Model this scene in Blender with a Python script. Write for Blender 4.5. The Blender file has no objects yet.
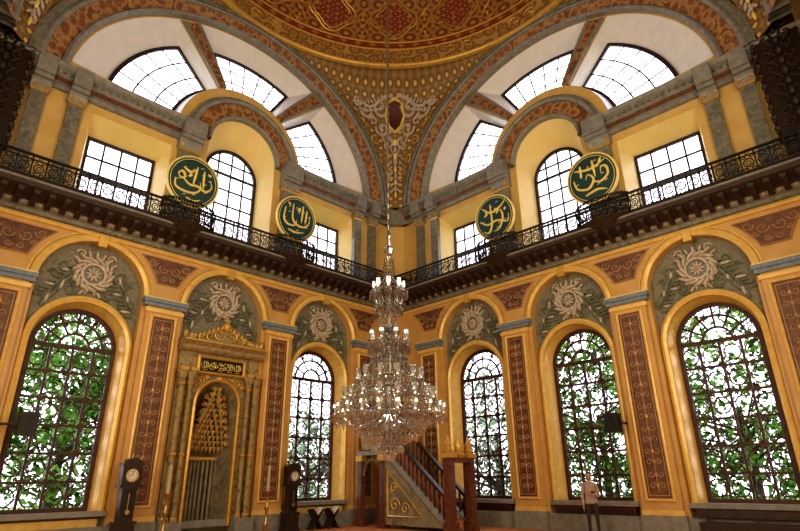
import bpy, math, random, bmesh
from math import sin, cos, pi, sqrt, atan2, asin, acos
from mathutils import Vector, Matrix, Euler
from mathutils.geometry import tessellate_polygon
random.seed(4)
C0=8.4; W=17.6; PL=7.9; HB=13.6; HT=19.3; AX=7.4; RO=5.9
def RW(s,d,h): return (s,-d,h)
def LW(s,d,h): return (d,-s,h)
def BR(s,d,h): return (16.8-d,-s,h)
def BL(s,d,h): return (s,-(16.8-d),h)
def WD(x,y,z): return (x,y,z)

# ---------------------------------------------------------------- materials
def nt(name):
    m=bpy.data.materials.new(name); m.use_nodes=True
    return m,m.node_tree.nodes,m.node_tree.links,m.node_tree.nodes['Principled BSDF']
def setramp(r,stops,const=False):
    cr=r.color_ramp
    if const: cr.interpolation='CONSTANT'
    while len(cr.elements)<len(stops): cr.elements.new(0.5)
    for e,(p,c) in zip(cr.elements,stops):
        e.position=p; e.color=(c[0],c[1],c[2],1)
def nmat(name,c1,c2,scale=3,rough=.6,metal=0,bump=.1,detail=6,dist=0.0,lo=.3,hi=.7):
    m,N,L,P=nt(name)
    tc=N.new('ShaderNodeTexCoord'); n=N.new('ShaderNodeTexNoise'); r=N.new('ShaderNodeValToRGB')
    n.inputs['Scale'].default_value=scale; n.inputs['Detail'].default_value=detail; n.inputs['Distortion'].default_value=dist
    setramp(r,[(lo,c1),(hi,c2)])
    L.new(tc.outputs['Object'],n.inputs['Vector']); L.new(n.outputs['Fac'],r.inputs['Fac']); L.new(r.outputs['Color'],P.inputs['Base Color'])
    P.inputs['Roughness'].default_value=rough; P.inputs['Metallic'].default_value=metal
    if bump>0:
        b=N.new('ShaderNodeBump'); b.inputs['Strength'].default_value=bump; b.inputs['Distance'].default_value=.03
        L.new(n.outputs['Fac'],b.inputs['Height']); L.new(b.outputs['Normal'],P.inputs['Normal'])
    return m
def filig(name,stops,scale=3,rand=.6,rough=.55,metal=0,bump=.3,off=(.31,.31,.31),warp=.16):
    m,N,L,P=nt(name)
    tc=N.new('ShaderNodeTexCoord'); mp=N.new('ShaderNodeMapping'); mp.inputs['Location'].default_value=off
    v=N.new('ShaderNodeTexVoronoi'); v.inputs['Scale'].default_value=scale; v.inputs['Randomness'].default_value=rand
    nz=N.new('ShaderNodeTexNoise'); nz.inputs['Scale'].default_value=scale*2.3; nz.inputs['Detail'].default_value=3
    ad=N.new('ShaderNodeMixRGB'); ad.blend_type='ADD'; ad.inputs['Fac'].default_value=warp
    r=N.new('ShaderNodeValToRGB'); setramp(r,stops)
    L.new(tc.outputs['Object'],mp.inputs['Vector']); L.new(mp.outputs['Vector'],nz.inputs['Vector'])
    L.new(mp.outputs['Vector'],ad.inputs['Color1']); L.new(nz.outputs['Color'],ad.inputs['Color2'])
    L.new(ad.outputs['Color'],v.inputs['Vector']); L.new(v.outputs['Distance'],r.inputs['Fac'])
    L.new(r.outputs['Color'],P.inputs['Base Color'])
    P.inputs['Roughness'].default_value=rough; P.inputs['Metallic'].default_value=metal
    b=N.new('ShaderNodeBump'); b.inputs['Strength'].default_value=bump; b.inputs['Distance'].default_value=.03
    L.new(v.outputs['Distance'],b.inputs['Height']); L.new(b.outputs['Normal'],P.inputs['Normal'])
    return m
def polar(name,nang,zs,stops,rand=0.0,rough=.5,const=False):
    m,N,L,P=nt(name)
    tc=N.new('ShaderNodeTexCoord'); sp=N.new('ShaderNodeSeparateXYZ'); L.new(tc.outputs['Object'],sp.inputs[0])
    at=N.new('ShaderNodeMath'); at.operation='ARCTAN2'; L.new(sp.outputs['Y'],at.inputs[0]); L.new(sp.outputs['X'],at.inputs[1])
    m1=N.new('ShaderNodeMath'); m1.operation='MULTIPLY'; m1.inputs[1].default_value=nang/(2*pi); L.new(at.outputs[0],m1.inputs[0])
    m2=N.new('ShaderNodeMath'); m2.operation='MULTIPLY'; m2.inputs[1].default_value=zs; L.new(sp.outputs['Z'],m2.inputs[0])
    cb=N.new('ShaderNodeCombineXYZ'); L.new(m1.outputs[0],cb.inputs[0]); L.new(m2.outputs[0],cb.inputs[1])
    v=N.new('ShaderNodeTexVoronoi'); v.voronoi_dimensions='2D'; v.inputs['Scale'].default_value=1; v.inputs['Randomness'].default_value=rand
    L.new(cb.outputs[0],v.inputs['Vector'])
    r=N.new('ShaderNodeValToRGB'); setramp(r,stops,const); L.new(v.outputs['Distance'],r.inputs['Fac']); L.new(r.outputs['Color'],P.inputs['Base Color'])
    P.inputs['Roughness'].default_value=rough
    return m
M={}
M['ochre']=nmat('ochre_plaster',(.60,.36,.115),(.70,.45,.165),2.2,.40)
M['ochre2']=nmat('warm_upper_plaster',(.68,.46,.14),(.78,.56,.21),1.8,.5)
M['cream']=nmat('cream_reveal',(.92,.72,.30),(.96,.80,.40),2,.5)
M['white']=nmat('white_stucco',(.84,.86,.88),(.92,.93,.95),3,.5)
M['gold']=nmat('gilded_moulding',(.62,.38,.07),(.80,.53,.13),6,.33,.4,.15)
M['bright']=nmat('yellow_gilt_plaster',(.80,.53,.13),(.92,.67,.22),5,.28,.1,.1)
M['brown']=nmat('painted_brown_panel',(.10,.038,.020),(.25,.11,.05),5,.4,0,.1,8,1.0)
M['tan']=nmat('painted_tan_scroll',(.42,.28,.14),(.56,.39,.20),8,.5)
M['rust']=filig('painted_rust_band',[(0,(.52,.32,.13)),(.2,(.17,.07,.03)),(.42,(.33,.14,.05)),(.6,(.50,.30,.12)),(.75,(.18,.08,.035))],3.2,.8)
M['grey']=nmat('grey_green_marble',(.13,.135,.11),(.30,.295,.24),5,.3,0,.05,8,1.2)
M['greyl']=nmat('pale_grey_moulding',(.21,.215,.20),(.34,.34,.31),5,.45)
M['tymp']=filig('tympanum_grisaille',[(0,(.36,.33,.24)),(.3,(.21,.20,.145)),(.55,(.27,.26,.185)),(.8,(.165,.16,.115))],3.6,.9)
M['blue']=nmat('blue_grey_capital',(.15,.21,.28),(.26,.33,.40),8,.4)
M['dark']=nmat('dark_brown_wood',(.018,.010,.006),(.045,.023,.012),7,.35)
M['corn']=filig('carved_dark_cornice',[(0,(.15,.10,.055)),(.2,(.03,.017,.011)),(.6,(.05,.029,.017)),(.8,(.02,.011,.008))],7,.7)
M['iron']=nmat('black_ironwork',(.008,.008,.008),(.022,.020,.018),10,.45,.2)
M['lace']=nmat('dull_iron_lace',(.025,.02,.017),(.09,.07,.045),9,.5,.2)
M['frame']=nmat('window_joinery',(.02,.014,.02),(.045,.03,.035),8,.5)
M['frame2']=nmat('red_brown_window_grille',(.02,.010,.007),(.10,.022,.010),5,.5)
M['red']=nmat('dark_red_mahogany',(.07,.014,.009),(.13,.028,.014),5,.3)
M['rmarb']=nmat('red_brown_marble',(.09,.03,.018),(.21,.08,.045),7,.25,0,.03,8,1.5)
M['stone']=filig('gilt_carved_marble',[(0,(.78,.57,.22)),(.22,(.24,.17,.07)),(.45,(.52,.40,.18)),(.75,(.17,.13,.06))],8,.8,warp=.3)
M['niche']=nmat('niche_marble',(.15,.13,.085),(.36,.31,.19),3,.3,0,.05,8,1.5)
M['leafp']=nmat('painted_leaf',(.10,.13,.09),(.24,.26,.17),8,.5)
M['wreath']=nmat('wreath_stucco',(.42,.35,.27),(.70,.63,.52),9,.5)
M['green']=nmat('deep_green_board',(.003,.042,.042),(.007,.065,.062),3,.35)
M['black']=nmat('black_board',(.006,.007,.006),(.012,.015,.012),3,.5)
M['leafgold']=nmat('gold_leaf',(.90,.68,.16),(.98,.83,.30),10,.4,.1)
M['brass']=nmat('brass',(.55,.36,.12),(.7,.48,.18),10,.3,.9)
M['wax']=nmat('candle_wax',(.55,.46,.30),(.62,.53,.36),6,.5)
M['carpet']=filig('red_orange_carpet',[(0,(.70,.38,.15)),(.2,(.54,.22,.08)),(.5,(.60,.26,.10)),(.8,(.48,.18,.07))],2.2,.2,.9)
M['bark']=nmat('bark',(.05,.035,.02),(.1,.07,.05),12,.9)
M['grass']=nmat('grass',(.08,.16,.03),(.14,.22,.06),2,.9)
M['dome']=polar('painted_dome',64,2.1,[(0,(.62,.36,.08)),(.16,(.44,.24,.06)),(.24,(.13,.035,.015)),(.38,(.28,.09,.03)),(.52,(.48,.27,.07)),(.66,(.19,.055,.02))])
M['domeb']=polar('dome_red_band',72,2.6,[(0,(.66,.42,.12)),(.2,(.26,.04,.018)),(.45,(.20,.05,.02)),(.6,(.45,.24,.07))])
M['domes']=polar('dome_scroll_band',90,2.2,[(0,(.16,.08,.03)),(.2,(.52,.33,.10)),(.4,(.22,.10,.035)),(.6,(.54,.36,.12))],.7)
M['domep']=polar('dome_panel',110,4.5,[(0,(.70,.45,.14)),(.2,(.17,.025,.015)),(.45,(.28,.05,.02)),(.6,(.46,.20,.06))],.2)
M['pend']=polar('pendentive_diaper',140,2.7,[(0,(.86,.65,.22)),(.16,(.70,.46,.13)),(.25,(.19,.11,.04)),(.45,(.28,.17,.06)),(.62,(.42,.27,.085))])
M['dial']=nmat('clock_dial',(.75,.72,.6),(.85,.82,.7),4,.4)
def leafmat(name,c):
    m,N,L,P=nt(name); N.remove(P)
    tc=N.new('ShaderNodeTexCoord'); n=N.new('ShaderNodeTexNoise'); n.inputs['Scale'].default_value=1.6; L.new(tc.outputs['Object'],n.inputs['Vector'])
    r=N.new('ShaderNodeValToRGB'); setramp(r,[(.38,tuple(x*.12 for x in c)),(.52,tuple(x*.75 for x in c)),(.68,tuple(min(.95,x*1.2+.10) for x in c))]); L.new(n.outputs['Fac'],r.inputs['Fac'])
    d=N.new('ShaderNodeBsdfDiffuse'); t=N.new('ShaderNodeBsdfTranslucent'); mx=N.new('ShaderNodeMixShader'); mx.inputs[0].default_value=.5
    for q in (d,t): L.new(r.outputs['Color'],q.inputs['Color'])
    L.new(d.outputs[0],mx.inputs[1]); L.new(t.outputs[0],mx.inputs[2]); L.new(mx.outputs[0],N['Material Output'].inputs['Surface'])
    return m
M['leaf']=leafmat('tree_leaves',(.19,.42,.07)); M['leaf2']=leafmat('tree_leaves_pale',(.40,.56,.36))
def crystal():
    m,N,L,P=nt('cut_crystal'); N.remove(P)
    g=N.new('ShaderNodeBsdfGlossy'); g.inputs['Roughness'].default_value=.06; g.inputs['Color'].default_value=(.9,.93,.95,1)
    t=N.new('ShaderNodeBsdfTransparent'); t.inputs['Color'].default_value=(.78,.81,.83,1)
    d=N.new('ShaderNodeBsdfTranslucent'); d.inputs['Color'].default_value=(.5,.52,.5,1)
    a=N.new('ShaderNodeMixShader'); a.inputs[0].default_value=.45; b=N.new('ShaderNodeMixShader'); b.inputs[0].default_value=.12
    L.new(g.outputs[0],a.inputs[1]); L.new(t.outputs[0],a.inputs[2]); L.new(a.outputs[0],b.inputs[1]); L.new(d.outputs[0],b.inputs[2])
    L.new(b.outputs[0],N['Material Output'].inputs['Surface']); return m
M['crystal']=crystal()
m,N,L,P=nt('lamp_bulb'); P.inputs['Base Color'].default_value=(.8,.75,.65,1); P.inputs['Emission Color'].default_value=(1,.85,.6,1); P.inputs['Emission Strength'].default_value=.3; M['bulb']=m
M['silver']=nmat('silvered_stem',(.25,.25,.23),(.5,.5,.46),8,.25,.8)
M['skin']=nmat('skin',(.55,.32,.22),(.62,.38,.27),6,.5)
M['hair']=nmat('hair',(.05,.03,.018),(.1,.06,.03),20,.5)
M['shirt']=nmat('beige_top',(.40,.31,.26),(.50,.40,.33),9,.8)
M['trousers']=nmat('dark_trousers',(.03,.028,.03),(.06,.055,.06),9,.8)
M['eye']=nmat('eye_dark',(.02,.015,.01),(.03,.02,.015),5,.2)

# ---------------------------------------------------------------- mesh builder
class MB:
    def __init__(s,f=WD): s.f=f; s.v=[]; s.F=[]; s.m=[]; s.mats=[]
    def mi(s,k):
        if k not in s.mats: s.mats.append(k)
        return s.mats.index(k)
    def add(s,vs,fs,k):
        n=len(s.v); s.v+=[tuple(s.f(*p)) for p in vs]; i=s.mi(k)
        for f in fs: s.F.append(tuple(n+q for q in f)); s.m.append(i)
    def box(s,a0,a1,b0,b1,c0,c1,k):
        s.add([(a,b,c) for a in (a0,a1) for b in (b0,b1) for c in (c0,c1)],
              [(0,1,3,2),(4,6,7,5),(0,4,5,1),(2,3,7,6),(0,2,6,4),(1,5,7,3)],k)
    def face(s,outer,holes,d,k):
        polys=[[Vector((x,y,0)) for x,y in outer]]+[[Vector((x,y,0)) for x,y in h] for h in holes]
        tr=tessellate_polygon(polys); pts=[p for q in polys for p in q]
        s.add([(p.x,d,p.y) for p in pts],[tuple(t) for t in tr],k)
    def loft(s,A,B,k,closed=True):
        n=len(A); r=range(n if closed else n-1)
        s.add(list(A)+list(B),[(i,(i+1)%n,n+(i+1)%n,n+i) for i in r],k)
    def prism(s,poly,d0,d1,k):
        s.face(poly,[],d1,k); s.loft([(x,d0,y) for x,y in poly],[(x,d1,y) for x,y in poly],k)
    def band(s,I,O,d0,d1,k,ridge=0.0,closed=False):
        i0=[(x,d0,y) for x,y in I]; i1=[(x,d1,y) for x,y in I]; o0=[(x,d0,y) for x,y in O]; o1=[(x,d1,y) for x,y in O]
        s.loft(i0,i1,k,closed); s.loft(o1,o0,k,closed)
        if ridge:
            md=[((a[0]+b[0])/2,d1+ridge,(a[1]+b[1])/2) for a,b in zip(I,O)]
            s.loft(i1,md,k,closed); s.loft(md,o1,k,closed)
        else: s.loft(i1,o1,k,closed)
    def extr(s,prof,s0,s1,k):
        n=len(prof); A=[(s0,d,h) for d,h in prof]; B=[(s1,d,h) for d,h in prof]
        s.loft(A,B,k); s.add(A,[tuple(range(n))],k); s.add(B,[tuple(range(n))],k)
    def tube(s,path,r,k,n=6,r2=None):
        P=[Vector(p) for p in path]; m=len(P); vs=[]
        prev=None
        for i,p in enumerate(P):
            t=(P[min(i+1,m-1)]-P[max(i-1,0)])
            if t.length<1e-9: t=Vector((0,0,1))
            t.normalize()
            if prev is None:
                up=Vector((0,1,0)) if abs(t.y)<.8 else Vector((1,0,0))
            else: up=prev
            a=t.cross(up)
            if a.length<1e-6: a=t.cross(Vector((1,0,0.3)))
            a.normalize(); b=a.cross(t); b.normalize(); prev=b
            rr=r if r2 is None else (r(i/(m-1)) if callable(r) else r+(r2-r)*i/(m-1))
            for j in range(n):
                q=p+a*(rr*cos(2*pi*j/n))+b*(rr*sin(2*pi*j/n)); vs.append((q.x,q.y,q.z))
        fs=[(i*n+j,i*n+(j+1)%n,(i+1)*n+(j+1)%n,(i+1)*n+j) for i in range(m-1) for j in range(n)]
        fs+=[tuple(range(n)),tuple(range((m-1)*n,m*n))]
        s.add(vs,fs,k)
    def lathe(s,c,prof,k,n=16,ax='z',caps=True):
        vs=[]
        for r,z in prof:
            for j in range(n):
                a=2*pi*j/n
                if ax=='z': vs.append((c[0]+r*cos(a),c[1]+r*sin(a),c[2]+z))
                else: vs.append((c[0]+r*cos(a),c[1]+z,c[2]+r*sin(a)))
        m=len(prof)
        fs=[(i*n+j,i*n+(j+1)%n,(i+1)*n+(j+1)%n,(i+1)*n+j) for i in range(m-1) for j in range(n)]
        if caps: fs+=[tuple(range(n)),tuple(range((m-1)*n,m*n))]
        s.add(vs,fs,k)
    def ell(s,c,r,k,n=8,m=5,rot=0):
        vs=[]
        for i in range(m+1):
            t=pi*i/m
            for j in range(n):
                a=2*pi*j/n; x=r[0]*sin(t)*cos(a); y=r[1]*sin(t)*sin(a); z=r[2]*cos(t)
                if rot: x,z=x*cos(rot)-z*sin(rot),x*sin(rot)+z*cos(rot)
                vs.append((c[0]+x,c[1]+y,c[2]+z))
        s.add(vs,[(i*n+j,i*n+(j+1)%n,(i+1)*n+(j+1)%n,(i+1)*n+j) for i in range(m) for j in range(n)],k)
    def octa(s,c,r,h,k):
        x,y,z=c
        s.add([(x+r,y,z),(x,y+r,z),(x-r,y,z),(x,y-r,z),(x,y,z+h),(x,y,z-h)],
              [(0,1,4),(1,2,4),(2,3,4),(3,0,4),(1,0,5),(2,1,5),(3,2,5),(0,3,5)],k)
    def ring(s,c,r,w,d,k,n=12,a0=0):
        I=[(c[0]+(r-w)*cos(a0+2*pi*i/n),c[1]+(r-w)*sin(a0+2*pi*i/n)) for i in range(n)]
        O=[(c[0]+r*cos(a0+2*pi*i/n),c[1]+r*sin(a0+2*pi*i/n)) for i in range(n)]
        s.band(I,O,d-w/2,d+w/2,k,0,True)
    def obj(s,name,smooth=False,recenter=False,ang=40):
        me=bpy.data.meshes.new(name); loc=Vector((0,0,0))
        vs=s.v
        if recenter is True:
            xs=[v[0] for v in vs]; ys=[v[1] for v in vs]; zs=[v[2] for v in vs]
            loc=Vector(((min(xs)+max(xs))/2,(min(ys)+max(ys))/2,min(zs)))
        elif recenter: loc=Vector(recenter)
        me.from_pydata([tuple(Vector(v)-loc) for v in vs],[],s.F)
        for k in s.mats: me.materials.append(M[k])
        me.polygons.foreach_set('material_index',s.m)
        bm=bmesh.new(); bm.from_mesh(me)
        bmesh.ops.recalc_face_normals(bm,faces=bm.faces); bm.to_mesh(me); bm.free()
        if smooth:
            me.shade_smooth(); me.set_sharp_from_angle(angle=math.radians(ang))
        me.update()
        o=bpy.data.objects.new(name,me); o.location=loc; bpy.context.scene.collection.objects.link(o); return o
def archp(c,hw,h0,hs,n=24,ry=None):
    ry=hw if ry is None else ry
    return [(c-hw,h0),(c+hw,h0)]+[(c+hw*cos(pi*i/n),hs+ry*sin(pi*i/n)) for i in range(n+1)]
def arc(c,hc,rx,ry,a0,a1,n): return [(c+rx*cos(a0+(a1-a0)*i/n),hc+ry*sin(a0+(a1-a0)*i/n)) for i in range(n+1)]
def P3(l,d): return [(x,d,y) for x,y in l]
def kx(r): return 1+max(0,(r-2.6)/(RO-2.6))*(AX/RO-1)
def sec(r,a): return (C0+kx(r)*r*cos(a),HB+r*sin(a))
def sector(r0,r1,a0,a1,n=12):
    a0,a1=math.radians(a0),math.radians(a1)
    return [sec(r0,a0+(a1-a0)*i/n) for i in range(n+1)]+[sec(r1,a1-(a1-a0)*i/n) for i in range(n+1)]
def spiral(c,r,t0,turns,n=16,sg=1,k=.85):
    return [(c[0]+r*(1-k*i/n)*cos(t0+sg*turns*2*pi*i/n),c[1]+r*(1-k*i/n)*sin(t0+sg*turns*2*pi*i/n)) for i in range(n+1)]

BAYS=[4.15,8.4,12.65]; PIL=[2.025,6.275,10.525,14.775]
HA=6.9; WS0=.88; WSP=5.25
FANF=[(6,59),(67,119),(127,174)]; FANB=[(9,55),(72,114),(131,171)]
FR=(2.62,5.18); FB=(2.74,4.42); FD=-.55
UB0=9.5
wid=[0]
def wreath(mb,c,h,d,sc=1):
    for i in range(26):
        a=2*pi*i/26+random.uniform(-.05,.05)
        mb.ell((c+(.40+.05*(i%2))*sc*cos(a),d+.08,h+(.40+.05*(i%2))*sc*sin(a)),(.06*sc,.10,.15*sc),'wreath',6,4,a+.6)
    mb.ring((c,h),.33*sc,.07,d+.08,'wreath',22)
    mb.lathe((c,d+.02,h),[(0,0),(.28*sc,0),(.28*sc,.02),(0,.02)],'grey',20,'y')
    for i in range(9):
        a=2*pi*i/9; mb.ell((c+.12*sc*cos(a),d+.08,h+.12*sc*sin(a)),(.04*sc,.05,.09*sc),'wreath',6,4,a-pi/2)
    mb.ell((c,d+.1,h),(.06,.06,.06),'tan',6,4)
    for sg in (-1,1):
        pts=[(c+sg*(.42+.70*t)*sc,d+.06,h-.10-.85*t*t*sc+.08*sin(t*7)) for t in [i/10 for i in range(11)]]
        mb.tube(pts,.05,'leafp',5,.015)
        for i,p in enumerate(pts):
            for q in (-1,1):
                mb.ell((p[0]+q*.08*sg,p[1]+.01,p[2]+q*.10),(.05,.035,.15*random.uniform(.7,1.2)),'leafp' if (i+q)%4 else 'wreath',6,3,sg*(.9)+q*.7)
        for (ox,oz,r,t0) in ((.72,.12,.20,pi),(.38,.54,.13,0),(.52,-.48,.16,pi/2),(.95,-.15,.12,0)):
            sp=spiral((c+sg*ox*sc,h+oz*sc),r*sc,t0 if sg>0 else pi-t0,1.2,14,sg)
            mb.tube([(x,d+.05,y) for x,y in sp],.038,'wreath' if oz>.3 else 'leafp',5,.015)
        for q in range(4): mb.ell((c+sg*(.10+.12*q)*sc,d+.06,h-.50*sc-.05*q),(.045,.04,.12),'wreath' if q<2 else 'leafp',6,3,sg*(.3+.35*q))
    for i in range(7):
        a=pi/2+(i-3)*.33; mb.ell((c+.57*sc*cos(a),d+.07,h+.10+.50*sc*sin(a)),(.05,.05,.13),'wreath',6,3,a-pi/2)

def arched_grille(mb,c,hw,h0,hs,d,nv,nh,t,k,rings=False,arcs=True):
    n=24
    I=archp(c,hw-.10,h0+.09,hs,n); O=archp(c,hw+.02,h0-.02,hs,n)
    mb.band(I,O,d-.05,d+.05,k,0,True)
    for i in range(1,nv):
        x=-hw+2*hw*i/nv; top=hs+sqrt(max(0,hw*hw-x*x))
        mb.box(c+x-t/2,c+x+t/2,d-.03,d+.03,h0,(hs+.02 if arcs else top),k)
    H=hs-h0
    for j in range(1,nh+1):
        y=h0+H*j/nh; tt=t*1.8 if j in (nh,) else t
        mb.box(c-hw,c+hw,d-.028,d+.028,y-tt/2,y+tt/2,k)
    if arcs:
        for rr in (.36,.68):
            r=hw*rr; mb.band(arc(c,hs,r-t/2,r-t/2,0,pi,16),arc(c,hs,r+t/2,r+t/2,0,pi,16),d-.03,d+.03,k)
        for i in range(1,6):
            a=pi*i/6; mb.tube([(c+hw*.36*cos(a),d,hs+hw*.36*sin(a)),(c+hw*cos(a),d,hs+hw*sin(a))],t/2,k,4)
        for i in range(9):
            a=pi*(i+.5)/9; mb.ring((c+hw*.84*cos(a),hs+hw*.84*sin(a)),.13,.03,d,k,10)
    else:
        y=hs+hw*.45; x=sqrt(hw*hw-(hw*.45)**2); mb.box(c-x,c+x,d-.028,d+.028,y-t/2,y+t/2,k)
    if rings:
        cw=2*hw/nv; ch=H/nh; r=min(cw,ch)*.42
        for i in range(nv):
            for j in range(nh):
                cc=(c-hw+cw*(i+.5),h0+ch*(j+.5)); mb.ring(cc,r,.034,d-.06,k,14)
                for sy in (-1,1):
                    for sx in (-1,1):
                        sp=spiral((cc[0]+sx*cw*.22,cc[1]+sy*ch*.38),cw*.16,0 if sx<0 else pi,1.0,7,sx*sy,.75)
                        mb.tube([(a,d-.06,b) for a,b in sp],.016,k,3)
        for j in range(nh-1):
            for i in range(1,nv):
                mb.ring((c-hw+cw*i,h0+ch*(j+1)),.10,.035,d+.03,k,8)
def rect_grille(mb,c,hw,h0,h1,d,nv,nh,t,k):
    mb.band([(c-hw+.07,h0+.07),(c+hw-.07,h0+.07),(c+hw-.07,h1-.07),(c-hw+.07,h1-.07)],[(c-hw-.02,h0-.02),(c+hw+.02,h0-.02),(c+hw+.02,h1+.02),(c-hw-.02,h1+.02)],d-.05,d+.05,k,0,True)
    for i in range(1,nv):
        x=c-hw+2*hw*i/nv; mb.box(x-t/2,x+t/2,d-.03,d+.03,h0,h1,k)
    for j in range(1,nh):
        y=h0+(h1-h0)*j/nh; mb.box(c-hw,c+hw,d-.028,d+.028,y-t/2,y+t/2,k)

def newwin(f):
    wid[0]+=1; return MB(f),"window_%d"%wid[0]

def portal(f,c,h,d,w,hh):
    L=bpy.data.lights.new('sky_portal','AREA'); L.shape='RECTANGLE'; L.size=w; L.size_y=hh
    try: L.cycles.is_portal=True
    except Exception: pass
    o=bpy.data.objects.new('sky_portal',L); p=Vector(f(c,d,h)); o.location=p
    inn=Vector(f(c,d+1,h))-p; o.rotation_euler=(-inn).to_track_quat('Z','Y').to_euler()
    bpy.context.scene.collection.objects.link(o)

SQ=[4.05,12.4]
def build_wall(f,side):
    mb=MB(f)
    mb.face([(0,0),(W,0),(W,9.4),(0,9.4)],[archp(c,1.45,.12,HA) for c in BAYS],0,'ochre')
    for c in BAYS:
        A=archp(c,1.45,.12,HA); mb.loft(P3(A,0),P3(A,-.25),'ochre')
        mih=(side=='left' and c==8.4)
        if mih:
            mb.face(A,[],-1.3,'tymp'); mb.face(A,[archp(c,.78,.3,4.0)],-.25,'tymp')
        else:
            Wf=archp(c,1.25,WS0-.1,WSP); Wb=archp(c,1.12,WS0,WSP)
            mb.face(A,[Wf],-.25,'tymp'); mb.loft(P3(Wf,-.25),P3(Wb,-.75),'bright')
            o=archp(c,1.5,.6,5.6); mb.loft(P3(Wb,-.75),P3(o,-1.0),'ochre')
    sqf=lambda c:[(c-1.3,UB0),(c+1.3,UB0),(c+1.3,12.6),(c-1.3,12.6)]
    sqb=lambda c:[(c-1.08,UB0),(c+1.08,UB0),(c+1.08,12.2),(c-1.08,12.2)]
    cf=archp(C0,1.42,UB0,13.4); cbk=archp(C0,1.10,UB0,12.8)
    holes=[sqf(SQ[0]),sqf(SQ[1]),cf]+[sector(FR[0],FR[1],a,b) for a,b in FANF]
    mb.face([(0,9.3),(W,9.3),(W,27),(0,27)],holes,0,'ochre2')
    for c in SQ: mb.loft(P3(sqf(c),0),P3(sqb(c),-.9),'cream')
    mb.loft(P3(cf,0),P3(cbk,-.9),'cream')
    for (a,b),(p,q) in zip(FANF,FANB): mb.loft(P3(sector(FR[0],FR[1],a,b),0),P3(sector(FB[0],FB[1],p,q),FD),'white')
    mb.obj('wall_'+side)
    t=MB(f)
    for c in BAYS:
        t.band(arc(c,HA,1.45,1.45,0,pi,28),arc(c,HA,1.64,1.64,0,pi,28),0,.08,'bright',.05)
        t.band(arc(c,HA,1.68,1.68,0,pi,28),arc(c,HA,1.73,1.73,0,pi,28),0,.04,'gold')
        if not(side=='left' and c==8.4):
            I=[(c+1.25,WS0)]+arc(c,WSP,1.25,1.25,0,pi,24)+[(c-1.25,WS0)]
            O=[(c+1.42,WS0)]+arc(c,WSP,1.42,1.42,0,pi,24)+[(c-1.42,WS0)]
            t.band(I,O,-.25,-.13,'bright',.05)
            t.box(c-1.44,c+1.44,-.25,.05,WS0-.13,WS0,'greyl')
            if side=='right':
                t.box(c-1.3,c+1.3,-.25,-.05,.12,WS0-.13,'red')
                for q in range(4): t.box(c-1.2+q*.62,c-.66+q*.62,-.05,-.02,.2,WS0-.22,'dark')
            else:
                t.box(c-1.3,c+1.3,-.25,-.15,.2,WS0-.2,'bright')
        wreath(t,c,7.38,-.25,1.08)
        t.box(c-.12,c+.12,0,.16,8.2,8.58,'gold')
    for p in PIL:
        t.box(p-.55,p+.55,0,.14,0,HA-.2,'ochre')
        t.box(p-.62,p+.62,0,.2,0,.55,'greyl')
        t.box(p-.58,p+.58,0,.17,.55,.68,'bright')
        z0,z1=.9,HA-.45
        t.band([(p-.34,z0+.08),(p+.34,z0+.08),(p+.34,z1-.08),(p-.34,z1-.08)],[(p-.42,z0),(p+.42,z0),(p+.42,z1),(p-.42,z1)],.14,.19,'bright',.02,True)
        t.box(p-.34,p+.34,.14,.165,z0+.08,z1-.08,'brown')
        t.band([(p-.27,z0+.17),(p+.27,z0+.17),(p+.27,z1-.17),(p-.27,z1-.17)],[(p-.29,z0+.15),(p+.29,z0+.15),(p+.29,z1-.15),(p-.29,z1-.15)],.16,.172,'tan',0,True)
        nz_=16; dz=(z1-z0-.5)/nz_
        t.tube([(p+.07*sin(i*pi),.17,z0+.25+dz*i) for i in range(nz_+1)],.014,'tan',4)
        for i in range(nz_):
            zc=z0+.25+dz*(i+.5)
            for sg in (-1,1):
                sp=spiral((p+sg*.13,zc),.10,(pi if sg>0 else 0),1.25,10,sg*(1 if i%2 else -1)); t.tube([(a,.168,b_) for a,b_ in sp],.017,'tan',4,.008)
            t.ell((p,.168,zc),(.035,.012,.07),'gold' if i%3==0 else 'tan',6,3)
        t.box(p-.60,p+.60,0,.18,HA-.38,HA-.26,'bright')
        t.box(p-.66,p+.66,0,.22,HA-.20,HA-.08,'blue'); t.box(p-.70,p+.70,0,.27,HA-.08,HA+.04,'blue'); t.box(p-.68,p+.68,0,.24,HA+.04,HA+.09,'bright')
        hs=[HA+.62+.1*i for i in range(9)]
        fx=lambda h:2.125-sqrt(1.88**2-(h-HA)**2)
        R=[(p+fx(h)-.02,h) for h in hs]; Lf=[(p-fx(h)+.02,h) for h in hs[::-1]]
        t.prism(R+Lf,0,.03,'brown')
        sh=lambda P,k:[(p+(x-p)*k,HA+1.02+(y-HA-1.02)*k) for x,y in P]
        t.band(R+Lf,sh(R+Lf,1.08),0,.06,'tan',.02,True)
        for sg in (-1,1):
            for (ox,oz,r) in ((.22,1.12,.17),(.55,1.27,.15),(.14,.80,.10),(.42,.98,.08)):
                sp=spiral((p+sg*ox,HA+oz),r,pi if sg>0 else 0,1.3,12,sg); t.tube([(a,.035,b_) for a,b_ in sp],.02,'tan',4,.008)
    t.extr([(0,8.50),(.07,8.50),(.11,8.56),(.07,8.62),(0,8.62)],0,W,'bright')
    t.extr([(0,.0),(.06,0),(.06,.45),(0,.5)],0,W,'greyl')
    t.obj('trim_1' if side=='left' else 'trim_2')
    g=MB(f)
    g.extr([(0,8.66),(.08,8.69),(.12,8.78),(.26,8.84),(.28,8.94),(0,8.94)],0,W,'grey')
    g.extr([(0,8.94),(.30,8.94),(.36,9.0),(.68,9.10),(.80,9.16),(.84,9.26),(.86,9.38),(.80,9.42),(0,9.42)],0,W,'corn')
    x=.15
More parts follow.
